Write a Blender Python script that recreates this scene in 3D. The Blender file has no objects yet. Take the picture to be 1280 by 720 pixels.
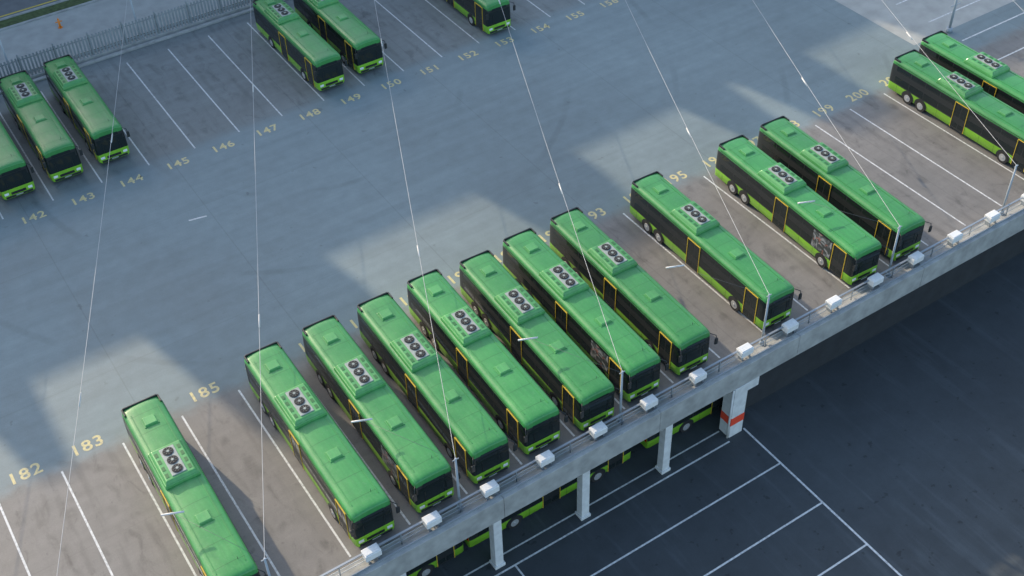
import bpy, bmesh, math, random
from mathutils import Vector, Matrix
random.seed(7)
S=bpy.context.scene
C=S.collection
# ---------------------------------------------------------------- materials
def newmat(name):
    m=bpy.data.materials.new(name);m.use_nodes=True
    nt=m.node_tree;b=nt.nodes["Principled BSDF"];return m,nt,b
def simple(name,col,rough=.5,metal=0,coat=0,noise=0.0,nscale=3.0,bump=0):
    m,nt,b=newmat(name)
    b.inputs["Base Color"].default_value=(*col,1);b.inputs["Roughness"].default_value=rough
    b.inputs["Metallic"].default_value=metal;b.inputs["Coat Weight"].default_value=coat
    b.inputs["Coat Roughness"].default_value=.12
    if noise>0:
        g=nt.nodes.new("ShaderNodeNewGeometry")
        n=nt.nodes.new("ShaderNodeTexNoise");n.inputs["Scale"].default_value=nscale;n.inputs["Detail"].default_value=6
        nt.links.new(g.outputs["Position"],n.inputs["Vector"])
        r=nt.nodes.new("ShaderNodeMapRange");r.inputs[1].default_value=.3;r.inputs[2].default_value=.7
        r.inputs[3].default_value=1-noise;r.inputs[4].default_value=1+noise
        nt.links.new(n.outputs["Fac"],r.inputs[0])
        x=nt.nodes.new("ShaderNodeVectorMath");x.operation='SCALE';x.inputs[0].default_value=col
        nt.links.new(r.outputs[0],x.inputs["Scale"]);nt.links.new(x.outputs[0],b.inputs["Base Color"])
        if bump:
            bp=nt.nodes.new("ShaderNodeBump");bp.inputs["Strength"].default_value=bump;bp.inputs["Distance"].default_value=.02
            nt.links.new(n.outputs["Fac"],bp.inputs["Height"]);nt.links.new(bp.outputs[0],b.inputs["Normal"])
    return m
class NB:
    def __init__(s,nt):s.nt=nt
    def math(s,op,a,b=None,c=None,clamp=False):
        n=s.nt.nodes.new("ShaderNodeMath");n.operation=op;n.use_clamp=clamp
        for i,v in enumerate((a,b,c)):
            if v is None:continue
            if isinstance(v,(int,float)):n.inputs[i].default_value=v
            else:s.nt.links.new(v,n.inputs[i])
        return n.outputs[0]
    def noise(s,vec,scale,detail=4,rough=.55,dist=0):
        n=s.nt.nodes.new("ShaderNodeTexNoise");n.inputs["Scale"].default_value=scale;n.inputs["Detail"].default_value=detail
        n.inputs["Roughness"].default_value=rough;n.inputs["Distortion"].default_value=dist
        s.nt.links.new(vec,n.inputs["Vector"]);return n.outputs["Fac"]
    def scale(s,vec,sc,off=(0,0,0)):
        n=s.nt.nodes.new("ShaderNodeMapping");n.inputs["Scale"].default_value=sc;n.inputs["Location"].default_value=off
        s.nt.links.new(vec,n.inputs["Vector"]);return n.outputs[0]
    def rng(s,v,a,b,c,d,smooth=False):
        n=s.nt.nodes.new("ShaderNodeMapRange")
        if smooth:n.interpolation_type='SMOOTHSTEP'
        for i,x in enumerate((a,b,c,d)):n.inputs[i+1].default_value=x
        s.nt.links.new(v,n.inputs[0]);return n.outputs[0]
    def mix(s,f,a,b):
        n=s.nt.nodes.new("ShaderNodeMix");n.data_type='RGBA'
        for idx,v in ((0,f),(6,a),(7,b)):
            if isinstance(v,(int,float)):n.inputs[idx].default_value=v
            elif isinstance(v,tuple):n.inputs[idx].default_value=(*v,1)
            else:s.nt.links.new(v,n.inputs[idx])
        return n.outputs[2]
X0=-0.754;P=3.75
def deck_material():
    m,nt,b=newmat("deck_asphalt");q=NB(nt)
    g=nt.nodes.new("ShaderNodeNewGeometry");pos=g.outputs["Position"]
    sp=nt.nodes.new("ShaderNodeSeparateXYZ");nt.links.new(pos,sp.inputs[0])
    X,Y=sp.outputs[0],sp.outputs[1]
    n1=q.noise(pos,.06,5,.6);n2=q.noise(pos,.9,7,.65);n3=q.noise(pos,14,3,.6)
    ns=q.noise(q.scale(pos,(.05,1.2,1)),1,5,.6)
    yy=q.math('ADD',Y,q.math('MULTIPLY',q.math('SUBTRACT',n2,.5),1.6))
    low=q.rng(yy,52.0,53.6,1,0,True);up=q.rng(yy,77.8,79.4,0,1,True)
    bay=q.math('MAXIMUM',low,up)
    base=q.mix(low,(.182,.232,.242),(.205,.197,.183))
    base=q.mix(up,base,(.172,.196,.195))
    v=q.math('MULTIPLY',q.rng(n1,.3,.7,.84,1.14),q.rng(n2,.3,.72,.91,1.08))
    v=q.math('MULTIPLY',v,q.rng(n3,.3,.7,.92,1.08))
    v=q.math('MULTIPLY',v,q.rng(ns,.35,.65,.94,1.05))
    fx=q.math('FRACT',q.math('DIVIDE',q.math('SUBTRACT',X,X0-P/2),P))
    d=q.math('ABSOLUTE',q.math('SUBTRACT',q.math('ABSOLUTE',q.math('SUBTRACT',fx,.5)),.27))
    tr=q.math('MULTIPLY',q.rng(d,.02,.09,1,0,True),q.rng(q.noise(q.scale(pos,(1.3,.28,1)),1,4,.6),.42,.62,0,1,True))
    sc=q.rng(q.noise(q.scale(pos,(.8,.45,1)),1.1,6,.7,1.2),.56,.7,0,1,True)
    oil=q.math('MULTIPLY',q.rng(q.math('ABSOLUTE',q.math('SUBTRACT',fx,.5)),.05,.22,1,0,True),q.rng(q.noise(q.scale(pos,(1,.5,1)),.9,5,.6,.5),.5,.66,0,1,True))
    vo=nt.nodes.new("ShaderNodeTexVoronoi");vo.inputs["Scale"].default_value=.62;vo.inputs["Randomness"].default_value=.9
    nt.links.new(q.scale(pos,(1.05,.55,0)),vo.inputs["Vector"])
    blob=q.math('MULTIPLY',q.rng(vo.outputs["Distance"],.16,.30,1,0,True),q.rng(n2,.42,.6,0,1,True))
    dirt=q.math('MULTIPLY',bay,q.math('ADD',q.math('ADD',q.math('MULTIPLY',tr,.18),q.math('MULTIPLY',sc,.24)),q.math('ADD',q.math('MULTIPLY',oil,.26),q.math('MULTIPLY',blob,.26))))
    v=q.math('MULTIPLY',v,q.math('SUBTRACT',1,dirt))
    # sparse dark drips in the aisle
    dr=q.rng(q.noise(pos,1.3,2,.5),.70,.76,0,.22,True)
    v=q.math('MULTIPLY',v,q.math('SUBTRACT',1,dr))
    jx=q.math('ABSOLUTE',q.math('SUBTRACT',q.math('FRACT',q.math('DIVIDE',q.math('SUBTRACT',X,1.0),11.25)),.5))
    j=q.rng(jx,.0022,.0045,.14,0)
    jy=q.math('ABSOLUTE',q.math('SUBTRACT',q.math('FRACT',q.math('DIVIDE',q.math('SUBTRACT',Y,3.0),12.4)),.5))
    j=q.math('MAXIMUM',j,q.rng(jy,.002,.004,.08,0))
    v=q.math('MULTIPLY',v,q.math('SUBTRACT',1,j))
    w=nt.nodes.new("ShaderNodeTexWave");w.wave_type='RINGS';w.rings_direction='Z';w.inputs["Scale"].default_value=.035;w.inputs["Distortion"].default_value=6;w.inputs["Detail"].default_value=1;w.inputs["Detail Scale"].default_value=.1
    nt.links.new(q.scale(pos,(1,1,1),(-30,-80,0)),w.inputs["Vector"])
    sk=q.math('MULTIPLY',q.rng(w.outputs["Fac"],.985,1.0,0,.12,True),q.rng(q.noise(pos,.15,2),.45,.6,0,1,True))
    v=q.math('MULTIPLY',v,q.math('SUBTRACT',1,sk))
    sx=nt.nodes.new("ShaderNodeVectorMath");sx.operation='SCALE';nt.links.new(base,sx.inputs[0]);nt.links.new(v,sx.inputs["Scale"])
    nt.links.new(sx.outputs[0],b.inputs["Base Color"])
    nt.links.new(q.rng(n1,.3,.7,.55,.75),b.inputs["Roughness"])
    b.inputs["Specular IOR Level"].default_value=.4
    bp=nt.nodes.new("ShaderNodeBump");bp.inputs["Strength"].default_value=.15;bp.inputs["Distance"].default_value=.01
    nt.links.new(n3,bp.inputs["Height"]);nt.links.new(bp.outputs[0],b.inputs["Normal"])
    return m
def yard_material():
    m,nt,b=newmat("yard_asphalt");q=NB(nt)
    g=nt.nodes.new("ShaderNodeNewGeometry");pos=g.outputs["Position"]
    n1=q.noise(pos,.05,5,.6);n2=q.noise(pos,.7,7,.7);n3=q.noise(pos,18,3)
    v=q.math('MULTIPLY',q.rng(n1,.3,.7,.75,1.25),q.math('MULTIPLY',q.rng(n2,.3,.7,.87,1.13),q.rng(n3,.3,.7,.90,1.10)))
    sp=q.rng(q.noise(pos,1.7,3,.5),.66,.72,0,.4,True)
    v=q.math('MULTIPLY',v,q.math('SUBTRACT',1,sp))
    st=q.rng(q.noise(q.scale(pos,(.9,.07,1)),1,4,.6,.4),.52,.72,1,1.4,True)
    v=q.math('MULTIPLY',v,st)
    sx=nt.nodes.new("ShaderNodeVectorMath");sx.operation='SCALE';sx.inputs[0].default_value=(.043,.052,.057);nt.links.new(v,sx.inputs["Scale"])
    nt.links.new(sx.outputs[0],b.inputs["Base Color"]);b.inputs["Roughness"].default_value=.75
    return m
def paint_material(name,col,wear=.5):
    m,nt,b=newmat(name);q=NB(nt)
    g=nt.nodes.new("ShaderNodeNewGeometry");pos=g.outputs["Position"]
    n=q.noise(pos,5,6,.7);n2=q.noise(pos,.5,3)
    f=q.math('MULTIPLY',q.rng(n,.42,.62,0,1,True),q.rng(n2,.35,.65,wear*.4,wear))
    nt.links.new(q.mix(f,col,(.21,.22,.225)),b.inputs["Base Color"]);b.inputs["Roughness"].default_value=.6
    return m
M_deck=deck_material();M_yard=yard_material()
M_white=paint_material("road_paint_white",(.66,.67,.65),.7)
M_whiteU=paint_material("road_paint_white_old",(.58,.61,.60),.7)
M_yellow=paint_material("road_paint_yellow",(.62,.53,.25),.6)
M_conc=simple("concrete_light",(.34,.35,.335),.8,noise=.2,nscale=1.3,bump=.2)
M_concpave=simple("concrete_pavement",(.35,.36,.335),.8,noise=.12,nscale=.8,bump=.2)
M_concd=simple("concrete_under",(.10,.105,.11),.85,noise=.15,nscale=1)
M_wallR=simple("wall_painted_shade",(.024,.028,.032),.85,noise=.2,nscale=1)  # near-black: shade below the deck put into the wall colour
M_fence=simple("fence_panel",(.25,.28,.29),.6,noise=.12,nscale=2)
M_steel=simple("galvanised_steel",(.34,.38,.41),.45,metal=.5)
M_poleM=simple("pole_paint",(.33,.38,.42),.5)
M_whitebox=simple("white_enamel",(.72,.73,.71),.4,noise=.06,nscale=6)
M_tube=simple("luminaire_shell",(.60,.62,.62),.4)
M_red=simple("red_paint",(.75,.07,.03),.5)
M_wcol=simple("white_column_paint",(.62,.64,.63),.6,noise=.12,nscale=2)
M_orange=simple("orange_plastic",(.8,.25,.03),.5)
M_wire=simple("wire_metal",(.42,.43,.44),.5)
M_wired=simple("wire_dark",(.12,.13,.14),.5)
M_grass=simple("verge_grass",(.07,.10,.035),.9,noise=.35,nscale=3)
M_road=simple("street_asphalt",(.16,.165,.165),.8,noise=.12,nscale=1.2)
M_field=simple("ground_earth",(.12,.13,.10),.9,noise=.3,nscale=.05)
M_facade=simple("facade_render",(.36,.34,.31),.8,noise=.06,nscale=.7)
M_glassb=simple("window_glass",(.03,.04,.05),.12)
def bus_paint(name,col):
    m,nt,b=newmat(name);q=NB(nt)
    tc=nt.nodes.new("ShaderNodeTexCoord");g=nt.nodes.new("ShaderNodeNewGeometry");oi=nt.nodes.new("ShaderNodeObjectInfo")
    n=q.noise(g.outputs["Position"],.8,5,.6);n2=q.noise(g.outputs["Position"],9,4,.6)
    n3=q.noise(q.scale(tc.outputs["Object"],(5,.35,1)),1,5,.6)
    v=q.math('MULTIPLY',q.rng(n,.3,.7,.90,1.09),q.rng(n2,.3,.7,.96,1.03))
    v=q.math('MULTIPLY',v,q.rng(n3,.35,.65,.91,1.07))
    v=q.math('MULTIPLY',v,q.rng(oi.outputs["Random"],0,1,.86,1.10))
    sx=nt.nodes.new("ShaderNodeVectorMath");sx.operation='SCALE';sx.inputs[0].default_value=col;nt.links.new(v,sx.inputs["Scale"])
    dust=q.rng(n2,.5,.75,.0,.18,True)
    nt.links.new(q.mix(dust,sx.outputs[0],(.20,.26,.19)),b.inputs["Base Color"])
    nt.links.new(q.rng(n,.3,.7,.3,.5),b.inputs["Roughness"])
    b.inputs["Coat Weight"].default_value=.25;b.inputs["Coat Roughness"].default_value=.2
    return m
B_roof=bus_paint("bus_roof_green",(.042,.255,.060))
B_lime=bus_paint("bus_lime_green",(.22,.51,.028))
B_black=simple("bus_black_trim",(.018,.022,.023),.45)
B_glass=simple("bus_glass",(.012,.018,.018),.07)
B_tyre=simple("tyre_rubber",(.02,.02,.02),.85)
B_rim=simple("wheel_rim",(.45,.46,.46),.4,metal=.4)
B_yel=simple("door_yellow_edge",(.60,.42,.04),.5)
B_panel=simple("roof_unit_panel",(.30,.34,.31),.5,noise=.12,nscale=5)
B_head=simple("headlamp",(.75,.78,.8),.15)
B_hatch=bus_paint("bus_hatch_green",(.072,.31,.085))
B_redl=simple("tail_lamp",(.5,.02,.02),.25)
def ad_mat():
    m,nt,b=newmat("advert_film");q=NB(nt)
    g=nt.nodes.new("ShaderNodeTexCoord")
    n=q.noise(g.outputs["Object"],1.6,4,.6,1.5)
    c=q.mix(q.rng(n,.45,.58,0,1,True),(.04,.05,.05),(.24,.26,.27))
    n2=q.noise(q.scale(g.outputs["Object"],(1,1,1),(4,2,1)),2.2,2)
    c=q.mix(q.rng(n2,.6,.66,0,.6,True),c,(.35,.12,.08))
    nt.links.new(c,b.inputs["Base Color"]);b.inputs["Roughness"].default_value=.3
    return m
B_ad=ad_mat()
B_seam=simple("roof_seam_green",(.022,.14,.036),.5)
BM=[B_roof,B_lime,B_black,B_glass,B_tyre,B_rim,B_yel,B_panel,B_head,B_hatch,B_redl,B_ad,B_seam]
ROOF,LIME,BLK,GLS,TYR,RIM,YEL,PAN,HEAD,HAT,RED,AD,SEAM=range(13)
# ---------------------------------------------------------------- mesh helpers
def quad(bm,pts,mi=0):
    f=bm.faces.new([bm.verts.new(p) for p in pts]);f.material_index=mi;return f
def box(bm,x0,x1,y0,y1,z0,z1,mi=0,bev=0,taper=0):
    t=taper
    v=[bm.verts.new(p) for p in ((x0,y0,z0),(x1,y0,z0),(x1,y1,z0),(x0,y1,z0),(x0+t,y0+t,z1),(x1-t,y0+t,z1),(x1-t,y1-t,z1),(x0+t,y1-t,z1))]
    fs=[bm.faces.new([v[i] for i in ix]) for ix in ((3,2,1,0),(4,5,6,7),(0,1,5,4),(1,2,6,5),(2,3,7,6),(3,0,4,7))]
    for f in fs:f.material_index=mi
    if bev>0:
        es=list({e for f in fs for e in f.edges})
        r=bmesh.ops.bevel(bm,geom=es,offset=bev,segments=2,affect='EDGES',profile=.5)
        for f in r['faces']:f.material_index=mi
def tube(bm,a,b,r,mi=0,seg=8,r2=None,caps=True):
    a=Vector(a);b=Vector(b);d=(b-a).normalized();r2=r if r2 is None else r2
    u=d.orthogonal().normalized();w=d.cross(u)
    A=[];B=[]
    for i in range(seg):
        t=2*math.pi*i/seg;o=u*math.cos(t)+w*math.sin(t)
        A.append(bm.verts.new(a+o*r));B.append(bm.verts.new(b+o*r2))
    for i in range(seg):
        f=bm.faces.new((A[i],A[(i+1)%seg],B[(i+1)%seg],B[i]));f.material_index=mi;f.smooth=True
    if caps:
        f=bm.faces.new(A[::-1]);f.material_index=mi;f=bm.faces.new(B);f.material_index=mi
def finish(bm,name,mats,loc=(0,0,0),link=True,recalc=True):
    if recalc:bmesh.ops.recalc_face_normals(bm,faces=bm.faces)
    me=bpy.data.meshes.new(name);bm.to_mesh(me);bm.free()
    for m in mats:me.materials.append(m)
    ob=bpy.data.objects.new(name,me);ob.location=loc
    if link:C.objects.link(ob)
    return ob
# ---------------------------------------------------------------- bus
def make_bus(L,axles,doors,hatches,pod,ad=False):
    bm=bmesh.new()
    prof=[(0,.30),(1.14,.30),(1.235,.40),(1.25,1.02),(1.25,1.06),(1.235,2.0),(1.21,2.66),(1.20,2.70),(1.165,2.86),(1.07,2.975),(.90,3.02),(.45,3.055),(0,3.065)]
    ys=[(0,.90,.93),(.04,.945,.96),(.12,.975,.98),(.28,.992,.995),(.55,1,1)]
    y=1.5
    while y<L-1.2:ys.append((y,1,1));y+=1.4
    ys+=[(L-.5,1,1),(L-.2,.995,.995),(L-.06,.975,.98),(L,.94,.955)]
    rings=[]
    for (yy,w,k) in ys:
        ring=[]
        for (x,z) in prof:
            zz=z if z<1.1 else 1.06+(z-1.06)*k
            ring.append(((x*w if x>0 else 0),yy,zz))
        full=[bm.verts.new(p) for p in ring]+[bm.verts.new((-p[0],p[1],p[2])) for p in ring[1:-1]][::-1]
        rings.append(full)
    n=len(rings[0]);np_=len(prof)
    def seg_mat(i):
        j=i if i<np_-1 else n-1-i
        if j==0:return BLK
        if j<=3:return LIME
        if j in(4,5):return BLK
        return ROOF
    for a in range(len(rings)-1):
        r0,r1=rings[a],rings[a+1];ym=(ys[a][0]+ys[a+1][0])/2
        for i in range(n):
            f=bm.faces.new((r0[i],r0[(i+1)%n],r1[(i+1)%n],r1[i]))
            mi=seg_mat(i)
            if mi==BLK and ym<.5 and min(i,n-1-i) in(4,5):mi=GLS
            f.material_index=mi;f.smooth=True
    def cap(r,front):
        for j in range(1,np_-2):
            l0=r[n-j] ;l1=r[n-j-1]
            f=bm.faces.new((r[j],r[j+1],l1,l0))
            if front:f.material_index=(LIME if j<=3 else GLS if j==4 else BLK if j==5 else ROOF)
            else:f.material_index=(LIME if j<4 else GLS if j==5 else ROOF if j>6 else LIME)
        f=bm.faces.new((r[0],r[1],r[n-1]));f.material_index=BLK
        f=bm.faces.new((r[np_-2],r[np_-1],r[np_]));f.material_index=ROOF
    cap(rings[0],True);cap(rings[-1],False)
    quad(bm,[(-1.02,-.012,1.15),(1.02,-.012,1.15),(1.0,-.012,2.30),(-1.0,-.012,2.30)],GLS)
    quad(bm,[(-.72,-.016,2.36),(.72,-.016,2.36),(.70,-.016,2.60),(-.70,-.016,2.60)],GLS)
    for sx in(-1,1):
        box(bm,sx*.62-.012,sx*.62+.012,-.04,-.02,1.15,1.95,BLK)
        box(bm,min(sx*.72,sx*1.04),max(sx*.72,sx*1.04),-.03,.06,.62,.82,HEAD,.02)
        tube(bm,(sx*1.08,.15,2.72),(sx*1.36,-.28,2.70),.025,BLK,6)
        tube(bm,(sx*1.36,-.28,2.70),(sx*1.38,-.30,2.45),.025,BLK,6)
        box(bm,sx*1.38-.11,sx*1.38+.11,-.36,-.26,1.98,2.46,BLK,.02)
        box(bm,min(sx*.85,sx*1.1),max(sx*.85,sx*1.1),L-.01,L+.02,.9,1.3,RED)
    box(bm,-1.0,1.0,-.05,.05,.34,.50,BLK,.02)
    box(bm,-.26,.26,-.062,-.052,.40,.50,PAN)
    quad(bm,[(-.55,-.012,.56),(.55,-.012,.56),(.55,-.012,.78),(-.55,-.012,.78)],BLK)
    def sidex(z):return 1.25-(z-1.06)*(.04/1.6)
    for sx in(-1,1):
        segs=[]
        ds=sorted(doors) if sx<0 else []
        cur=.62
        stops=[(d0,d1) for d0,d1 in ds]+[(L-.55,L-.55)]
        for d0,d1 in stops:
            if d0-cur>.5:
                nn=max(1,round((d0-cur)/1.55));w=(d0-cur)/nn
                for k in range(nn):segs.append((cur+k*w+.035,cur+(k+1)*w-.035))
            cur=d1
        zt,zb=2.60,1.16
        for a,b in segs:
            o=.006
            quad(bm,[(sx*(sidex(zb)+o),a,zb),(sx*(sidex(zb)+o),b,zb),(sx*(sidex(zt)+o),b,zt),(sx*(sidex(zt)+o),a,zt)],GLS)
            if b-a>1.0:
                quad(bm,[(sx*(sidex(2.25)+.010),a,2.24),(sx*(sidex(2.25)+.010),b,2.24),(sx*(sidex(2.25)+.010),b,2.27),(sx*(sidex(2.25)+.010),a,2.27)],BLK)
        for d0,d1 in ds:
            o=.007
            quad(bm,[(sx*(1.25+o),d0,.38),(sx*(1.25+o),d1,.38),(sx*(1.25+o),d1,1.08),(sx*(1.25+o),d0,1.08)],BLK)
            quad(bm,[(sx*(sidex(1.08)+o),d0,1.08),(sx*(sidex(1.08)+o),d1,1.08),(sx*(sidex(2.6)+o),d1,2.6),(sx*(sidex(2.6)+o),d0,2.6)],BLK)
            mid=(d0+d1)/2
            for a,b in((d0+.09,mid-.05),(mid+.05,d1-.09)):
                quad(bm,[(sx*1.264,a,.52),(sx*1.264,b,.52),(sx*(sidex(2.45)+.014),b,2.45),(sx*(sidex(2.45)+.014),a,2.45)],GLS)
            for a,b,z0,z1 in((d0-.01,d0+.03,.36,2.62),(d1-.03,d1+.01,.36,2.62),(d0+.03,d1-.03,2.58,2.62)):
                box(bm,min(sx*1.20,sx*1.272),max(sx*1.20,sx*1.272),a,b,z0,z1,YEL)
        for k in range(int(L/1.4)):
            yy=.9+k*1.4
            if any(d0-.1<yy<d1+.1 for d0,d1 in ds):continue
            quad(bm,[(sx*1.252,yy,.42),(sx*1.252,yy+.015,.42),(sx*1.256,yy+.015,1.02),(sx*1.256,yy,1.02)],BLK)
        box(bm,min(sx*1.17,sx*1.205),max(sx*1.17,sx*1.205),.5,L-.4,2.74,2.775,BLK)
        for ya in axles:
            ring=[]
            c0=bm.verts.new((sx*1.258,ya,.48))
            for i in range(17):
                t=math.pi*i/16-.12 if i==0 else (math.pi*i/16+.12 if i==16 else math.pi*i/16)
                ring.append(bm.verts.new((sx*1.258,ya+.62*math.cos(t),.48+.62*math.sin(t))))
            for i in range(16):
                f=bm.faces.new((c0,ring[i],ring[i+1]));f.material_index=BLK
            tube(bm,(sx*.95,ya,.48),(sx*1.275,ya,.48),.48,TYR,20)
            tube(bm,(sx*1.2,ya,.48),(sx*1.285,ya,.48),.29,RIM,16)
            tube(bm,(sx*1.2,ya,.48),(sx*1.32,ya,.48),.11,RIM,10,r2=.08)
        if ad and sx<0:
            quad(bm,[(-1.266,2.1,1.10),(-1.266,3.9,1.10),(-(sidex(2.5)+.016),3.9,2.5),(-(sidex(2.5)+.016),2.1,2.5)],AD)
    # roof details
    box(bm,-1.05,1.05,L-.10,L+.0,2.93,3.10,BLK,.03)
    p0,p1=pod
    for sx in(-1,1):
        box(bm,sx*1.09-.045,sx*1.09+.045,L-.65,L-.04,2.90,3.06,BLK,.02)
        box(bm,sx*.80-.02,sx*.80+.02,.7,L-.8,3.02,3.055,ROOF)
    yy=1.0
    while yy<L-.9:
        if not(p0-.2<yy<p1+.2):
            for sx in(-1,1):
                quad(bm,[(0,yy-.012,3.068),(sx*.45,yy-.012,3.058),(sx*.45,yy+.012,3.058),(0,yy+.012,3.068)],SEAM)
                quad(bm,[(sx*.45,yy-.012,3.058),(sx*.90,yy-.012,3.023),(sx*.90,yy+.012,3.023),(sx*.45,yy+.012,3.058)],SEAM)
        yy+=1.55
    for hy in hatches:
        box(bm,-.44,.44,hy-.42,hy+.42,3.04,3.095,ROOF,.015)
        box(bm,-.38,.38,hy-.36,hy+.36,3.09,3.18,HAT,.02,taper=.04)
    box(bm,-1.04,1.04,p0,p1,2.99,3.24,HAT,.05,taper=.06)
    box(bm,-.96,.96,p0+.08,p1-.08,3.22,3.42,HAT,.05,taper=.13)
    pc=(p0+p1)/2
    box(bm,-.42,.42,pc-1.08,pc+1.08,3.38,3.47,PAN,.02)
    for k in(-1,0,1):
        cy=pc+k*.71
        tube(bm,(0,cy,3.45),(0,cy,3.50),.31,BLK,20)
        tube(bm,(0,cy,3.49),(0,cy,3.515),.26,TYR,20)
        tube(bm,(0,cy,3.51),(0,cy,3.535),.08,PAN,10)
        for t in range(4):
            a=math.pi*t/4
            tube(bm,(-.25*math.cos(a),cy-.25*math.sin(a),3.525),(.25*math.cos(a),cy+.25*math.sin(a),3.525),.006,PAN,4,caps=False)
    for sx in(-1,1):
        for k in range(4):
            yy=p0+.42+k*.56
            box(bm,sx*.66-.09,sx*.66+.09,yy,yy+.32,3.405,3.435,SEAM,0)
    tube(bm,(.5,1.0,3.03),(.5,1.0,3.25),.012,BLK,5)
    bmesh.ops.recalc_face_normals(bm,faces=bm.faces)
    me=bpy.data.meshes.new("city_bus_mesh");bm.to_mesh(me);bm.free()
    for m in BM:me.materials.append(m)
    return me
DL=[(.75,1.95),(6.55,7.85)]
busA=make_bus(14.4,[2.75,10.9,12.25],DL,[12.6,4.4],(7.3,10.2))
busAd=make_bus(14.4,[2.75,10.9,12.25],DL,[12.6,4.4],(7.3,10.2),ad=True)
busB=make_bus(12.2,[2.7,9.0],[(.7,1.9),(5.6,6.9)],[11.0,4.6],(7.2,10.0))
def bus(me,x,y,z=0,rot=0):
    o=bpy.data.objects.new("city_bus",me);o.location=(x,y,z);o.rotation_euler=(0,0,math.radians(rot));C.objects.link(o)
row=[(6.5,6.3,37.75,0),(14.2,14.05,37.65,0),(18.15,17.95,37.75,1),(21.95,21.65,37.65,0),(25.65,25.25,37.75,0),(29.4,28.95,37.4,0),(32.95,32.6,37.65,1),(36.8,36.45,37.65,0),(43.75,43.4,37.65,0),(51.55,50.95,37.5,1),(55.6,55.1,37.55,0),(70.3,70.1,38.3,0),(74.15,74.0,39.0,0),(-13.0,-13.0,37.7,0)]
for xr,xf,yf,ad in row:
    bus(busAd if ad else busA,xf,yf,0,-math.degrees(math.atan((xr-xf)/14.4)))
for x,y in((14.35,80.1),(10.6,79.9),(6.9,79.9),(3.1,80.0),(32.6,79.2),(36.5,79.6),(48.6,78.5)):
    bus(busB,x,y,0,random.uniform(-.5,.5))
for x in(6.9,19.5,32.1,45.6):
    bus(busB,x,39.1,-5.988,90)
# ---------------------------------------------------------------- deck & terrain
bm=bmesh.new();box(bm,-900,900,-700,1100,-7,-6,0);finish(bm,"ground",[M_field])
bm=bmesh.new();quad(bm,[(-120,-60,-5.99),(220,-60,-5.99),(220,60,-5.99),(-120,60,-5.99)],0);finish(bm,"yard_pavement",[M_yard],recalc=False)
bm=bmesh.new();box(bm,-80,160,36.05,96.9,-.55,0,0);finish(bm,"parking_deck",[M_deck])
bm=bmesh.new();box(bm,-900,900,97,1100,-6.01,0,0);finish(bm,"upper_terrain",[M_field])
bm=bmesh.new();quad(bm,[(76,56.2,.004),(159,56.2,.004),(159,94.9,.004),(76,94.9,.004)],0);finish(bm,"concrete_apron_pavement",[M_concpave],recalc=False)
bm=bmesh.new()
box(bm,-80,160,56,56.3,-6,-.55,0)  # unseen back wall, added to keep the lower level dark
box(bm,39.7,160,37.1,37.4,-6,-.90,1)  # added wall, coloured dark where only shade shows under the beam
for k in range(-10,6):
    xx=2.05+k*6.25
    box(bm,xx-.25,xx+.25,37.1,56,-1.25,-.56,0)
finish(bm,"added_walls_and_beams",[M_concd,M_wallR])
bm=bmesh.new()
xx=-80
while xx<160:
    box(bm,xx+.01,xx+11.24,35.85,36.42,-1.35,.42,0,.03)
    xx+=11.25
box(bm,-80,160,36.425,37.05,-.9,.14,0)
finish(bm,"deck_edge_beam",[M_conc])
bm=bmesh.new()
for k in range(-20,36):
    x=13.2+k*3.77-1.9
    for xx in (x,x+1.885):
        box(bm,xx-.03,xx+.03,36.60,36.66,.14,1.12,0)
for z in(.45,.78):tube(bm,(-80,36.63,z),(160,36.63,z),.022,0,6)
box(bm,-80,160,36.58,36.70,1.08,1.14,0)
box(bm,-80,160,36.10,36.16,.42,.56,0)
finish(bm,"guard_railing",[M_steel])
for k in range(-6,24):
    x=13.2+k*3.77
    bm=bmesh.new();box(bm,-.48,.48,-.30,.30,.0,.46,0,.04);box(bm,-.42,.42,-.24,.24,.46,.51,0,.02);box(bm,-.34,-.24,-.2,.2,-.38,0,1);box(bm,.24,.34,-.2,.2,-.38,0,1)
    finish(bm,"electrical_box",[M_whitebox,M_steel],(x,36.50,.80))
for x in(2.0,8.3,14.5,20.8,27.1,33.4):
    bm=bmesh.new();box(bm,-.28,.28,-.28,.28,-6,-1.35,0,.03);box(bm,-.36,.36,-.36,.36,-6,-5.75,0,.03)
    finish(bm,"concrete_column",[M_wcol],(x,36.25,0))
bm=bmesh.new();box(bm,-.55,.55,-.5,.5,-6,-4.85,0,.03);box(bm,-.56,.56,-.51,.51,-4.85,-4.15,1,.02);box(bm,-.55,.55,-.5,.5,-4.15,-1.35,0,.03)
box(bm,.55,1.5,-.45,.45,-2.15,-1.36,0,.04);tube(bm,(-.62,-.4,-6),(-.62,-.4,-1.4),.07,0,8)
finish(bm,"concrete_column",[M_wcol,M_red],(39.1,36.3,0))
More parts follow.
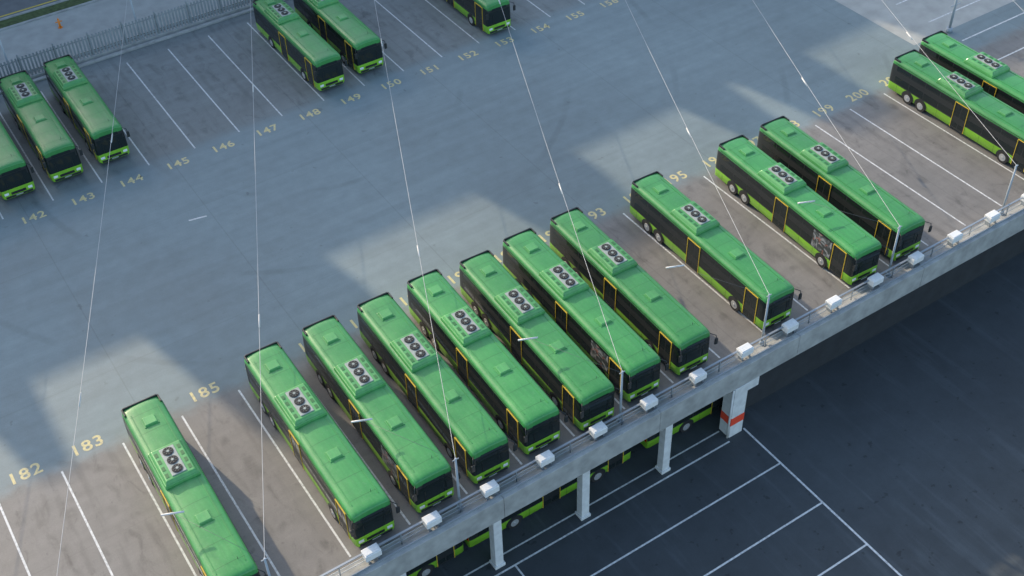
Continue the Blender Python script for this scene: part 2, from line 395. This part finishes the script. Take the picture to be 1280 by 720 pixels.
# ---------------------------------------------------------------- markings
bm=bmesh.new()
def mark(bm,x0,x1,y0,y1,z,mi=0):quad(bm,[(x0,y0,z),(x1,y0,z),(x1,y1,z),(x0,y1,z)],mi)
for m in range(-8,20):
    x=X0+P*(m+.5);mark(bm,x-.06,x+.06,37.6,52.55,.006)
XU=6.914
for m in range(-8,26):
    x=XU+P*(m+.5)
    mark(bm,x-.055,x+.055,78.2,93.4,.006,1)
for y in(46.85,50.6,54.35,58.1,61.85):mark(bm,79.8,95,y-.07,y+.07,.009)
quad(bm,[(16.2,70.15,.006),(16.25,70.0,.006),(17.5,69.75,.006),(17.5,69.9,.006)],0)
mark(bm,39.83,39.97,10,35.9,-5.984)
for k in range(7):
    y=32.35-3.78*k;mark(bm,14,39.83,y-.06,y+.06,-5.984)
mark(bm,8,38.4,35.50,35.62,-5.984);mark(bm,8,38.4,36.55,36.66,-5.984)
for x in(20.0,21.6):mark(bm,x-.06,x+.06,33,35.5,-5.984)
finish(bm,"lane_markings",[M_white,M_whiteU],recalc=False)
bm=bmesh.new()
def number(s,x,y,size):
    cu=bpy.data.curves.new("n","FONT");cu.body=s;cu.size=size;cu.align_x='CENTER';cu.align_y='CENTER';cu.offset=.022;cu.space_character=1.12;cu.resolution_u=3
    ob=bpy.data.objects.new("n",cu);C.objects.link(ob);bpy.context.view_layer.update()
    me=bpy.data.meshes.new_from_object(ob.evaluated_get(bpy.context.evaluated_depsgraph_get()))
    me.transform(Matrix.Translation((x,y,.007)));bm.from_mesh(me)
    bpy.data.objects.remove(ob);bpy.data.curves.remove(cu);bpy.data.meshes.remove(me)
for n in range(178,203):number(str(n),X0+P*(n-182),53.57,1.25)
for n in range(138,166):number(str(n),XU+P*(n-142),77.08,1.15)
finish(bm,"bay_numbers",[M_yellow],recalc=False)
# ---------------------------------------------------------------- far side
bm=bmesh.new();box(bm,-80,160,94.95,95.35,0,.18,0,.03);box(bm,-80,160,95.6,96.1,0,.30,0,.03);finish(bm,"kerb",[M_conc])
bm=bmesh.new()
x=-60.0
while x<120:
    box(bm,x,x+.15,95.78,95.83,.30,2.25,0);x+=.30
for z in(.6,1.9):box(bm,-60,120,95.84,95.90,z,z+.08,0)
x=-60
while x<=120:
    box(bm,x-.06,x+.06,95.84,96.0,.30,2.45,0);x+=3
finish(bm,"slatted_fence",[M_fence])
bm=bmesh.new();quad(bm,[(-300,97.2,.012),(300,97.2,.012),(300,105.2,.012),(-300,105.2,.012)]);finish(bm,"footpath_pavement",[M_concpave],recalc=False)
bm=bmesh.new();box(bm,-300,300,105.2,105.45,.0,.14,0);box(bm,-300,300,107.0,107.25,.0,.14,0);finish(bm,"street_kerb",[M_conc])
bm=bmesh.new();quad(bm,[(-300,105.45,.03),(300,105.45,.03),(300,107.0,.03),(-300,107.0,.03)]);finish(bm,"grass_verge",[M_grass],recalc=False)
bm=bmesh.new();quad(bm,[(-300,107.25,.012),(300,107.25,.012),(300,119,.012),(-300,119,.012)]);finish(bm,"street_road",[M_road],recalc=False)
bm=bmesh.new();mark(bm,-300,300,107.7,107.9,.018);mark(bm,-300,300,113,113.15,.018);finish(bm,"street_lane_line",[simple("yellow_line",(.62,.48,.08),.6)],recalc=False)
bm=bmesh.new();tube(bm,(0,0,0),(0,0,.85),.11,0,12,r2=.09);tube(bm,(0,0,.85),(0,0,.95),.09,0,12,r2=.03);tube(bm,(-.3,0,.6),(.3,0,.6),.05,0,8);tube(bm,(0,0,0),(0,0,.06),.2,0,12)
finish(bm,"fire_hydrant",[M_orange],(17.2,102.6,.012))
# ---------------------------------------------------------------- assumed unseen blocks across the street, shaped to cast the deck shadows
def block(x0,x1,y0,y1,h):
    bm=bmesh.new();box(bm,x0,x1,y0,y1,0,h,0)
    nz=int(h/3.1)
    for i in range(nz):
        z=.9+i*3.1
        xx=x0+1.2
        while xx<x1-1.8:
            box(bm,xx,xx+1.4,y0-.03,y0+.02,z,z+1.5,1);box(bm,xx-.1,xx+1.5,y0-.1,y0-.001,z-.12,z-.03,0);xx+=2.9
        yy=y0+1.5
        while yy<y1-2:
            box(bm,x0-.03,x0+.02,yy,yy+1.4,z,z+1.5,1);box(bm,x1-.02,x1+.03,yy,yy+1.4,z,z+1.5,1);yy+=3.2
    finish(bm,"assumed_block",[M_facade,M_glassb])
EL=21.0;TE=math.tan(math.radians(EL));AZ=math.radians(13.3)
YB=126.0;kx=math.tan(AZ)
h0=(YB-60.4)/math.cos(AZ)*TE
block(-80,155,YB,YB+14,h0)
def tower(xa,xb,ytip):  # height and offset follow from where its shadow tip should fall
    sh=kx*(YB-55);h=(YB+.5-ytip)/math.cos(AZ)*TE
    block(xa-sh,xb-sh,YB+.4,YB+10,h)
tower(10.3,21.5,47);tower(36.2,42.6,49);tower(55.3,58.3,51);tower(61.3,66.6,50);tower(-.9,1.2,52.5);tower(-22,-8,47);tower(78,92,50)
# ---------------------------------------------------------------- poles, wires, luminaires
px=[19.0+11.25*k for k in range(-4,8)]
for x in px:
    bm=bmesh.new();tube(bm,(0,0,0),(0,0,4.3),.085,0,10,r2=.06);tube(bm,(0,0,0),(0,0,.25),.15,0,10);tube(bm,(-.2,0,4.2),(.2,0,4.2),.03,0,6);box(bm,-.16,.16,-.16,.16,-.0,.03,0)
    finish(bm,"steel_pole",[M_poleM],(x,36.95,.14))
    fx=x+.439*59.1
    bm=bmesh.new();tube(bm,(0,0,0),(0,0,4.9),.10,0,10,r2=.07);tube(bm,(0,0,0),(0,0,.3),.17,0,10);tube(bm,(0,0,4.8),(.3,-.2,4.85),.03,0,6)
    finish(bm,"steel_pole",[M_poleM],(fx,96.4,0))
    bm=bmesh.new()
    N=30;pts=[]
    for i in range(N+1):
        t=i/N;pts.append(Vector((x+(fx-x)*t,36.95+(96.4-36.95)*t,4.4+.3*t-.35*4*t*(1-t))))
    for i in range(N):tube(bm,pts[i],pts[i+1],.016,0,5,caps=False)
    for yt in(53.2,77.0):
        t=(yt-36.95)/(96.4-36.95);i=t*N;a=pts[int(i)].lerp(pts[int(i)+1],i-int(i))
        d=(pts[1]-pts[0]);d.z=0;d.normalize()
        tube(bm,a-d*.55-Vector((0,0,.08)),a+d*.55-Vector((0,0,.08)),.05,1,8)
    finish(bm,"overhead_wire",[M_wire,M_tube])
    if x<60:
        bm=bmesh.new();c=Vector((x-2.75,42.6,4.0));d=Vector((.92,-.4,0)).normalized()
        tube(bm,c-d*.6,c+d*.6,.055,0,8);tube(bm,(x,36.95,4.3),c+Vector((0,0,.06)),.008,1,4)
        finish(bm,"tube_luminaire",[M_tube,M_wired])
bm=bmesh.new();tube(bm,(0,0,0),(0,0,5.5),.12,0,10,r2=.08);tube(bm,(-.6,0,2.6),(.6,0,2.6),.04,0,6);tube(bm,(0,0,0),(0,0,.4),.25,0,10)
finish(bm,"steel_pole",[M_poleM],(80,56,0))
# ---------------------------------------------------------------- light
sun=bpy.data.lights.new("sun","SUN");sun.energy=5.0;sun.angle=math.radians(.7);sun.color=(1,.82,.60)
so=bpy.data.objects.new("sun",sun);C.objects.link(so)
e=math.radians(EL);v=Vector((math.sin(AZ)*math.cos(e),-math.cos(AZ)*math.cos(e),-math.sin(e)))
so.rotation_euler=v.to_track_quat('-Z','Y').to_euler()
W=bpy.data.worlds.new("World");S.world=W;W.use_nodes=True;nt=W.node_tree
sky=nt.nodes.new("ShaderNodeTexSky");sky.sky_type='NISHITA';sky.sun_disc=False;sky.sun_elevation=e;sky.sun_rotation=-AZ;sky.air_density=1.0;sky.dust_density=2.0;sky.ozone_density=.9
nt.links.new(sky.outputs[0],nt.nodes["Background"].inputs[0]);nt.nodes["Background"].inputs[1].default_value=.36
S.view_settings.view_transform='Standard';S.view_settings.look='None';S.view_settings.exposure=0
# ---------------------------------------------------------------- camera
R=((0.83469,-0.391,0.38782),(-0.55001,-0.55611,0.62308),(-0.02796,-0.73338,-0.67924))
cam=bpy.data.cameras.new("camera");cam.sensor_width=36;cam.lens=36*1503.91/1280;cam.clip_end=3000;cam.clip_start=.5
co=bpy.data.objects.new("camera",cam);C.objects.link(co)
M=Matrix([[R[i][0],-R[i][1],-R[i][2],0] for i in range(3)]+[[0,0,0,1]])
M=M.to_3x3().to_quaternion().to_matrix().to_4x4();M.translation=Vector((0,0,55.109))
co.matrix_world=M;S.camera=co
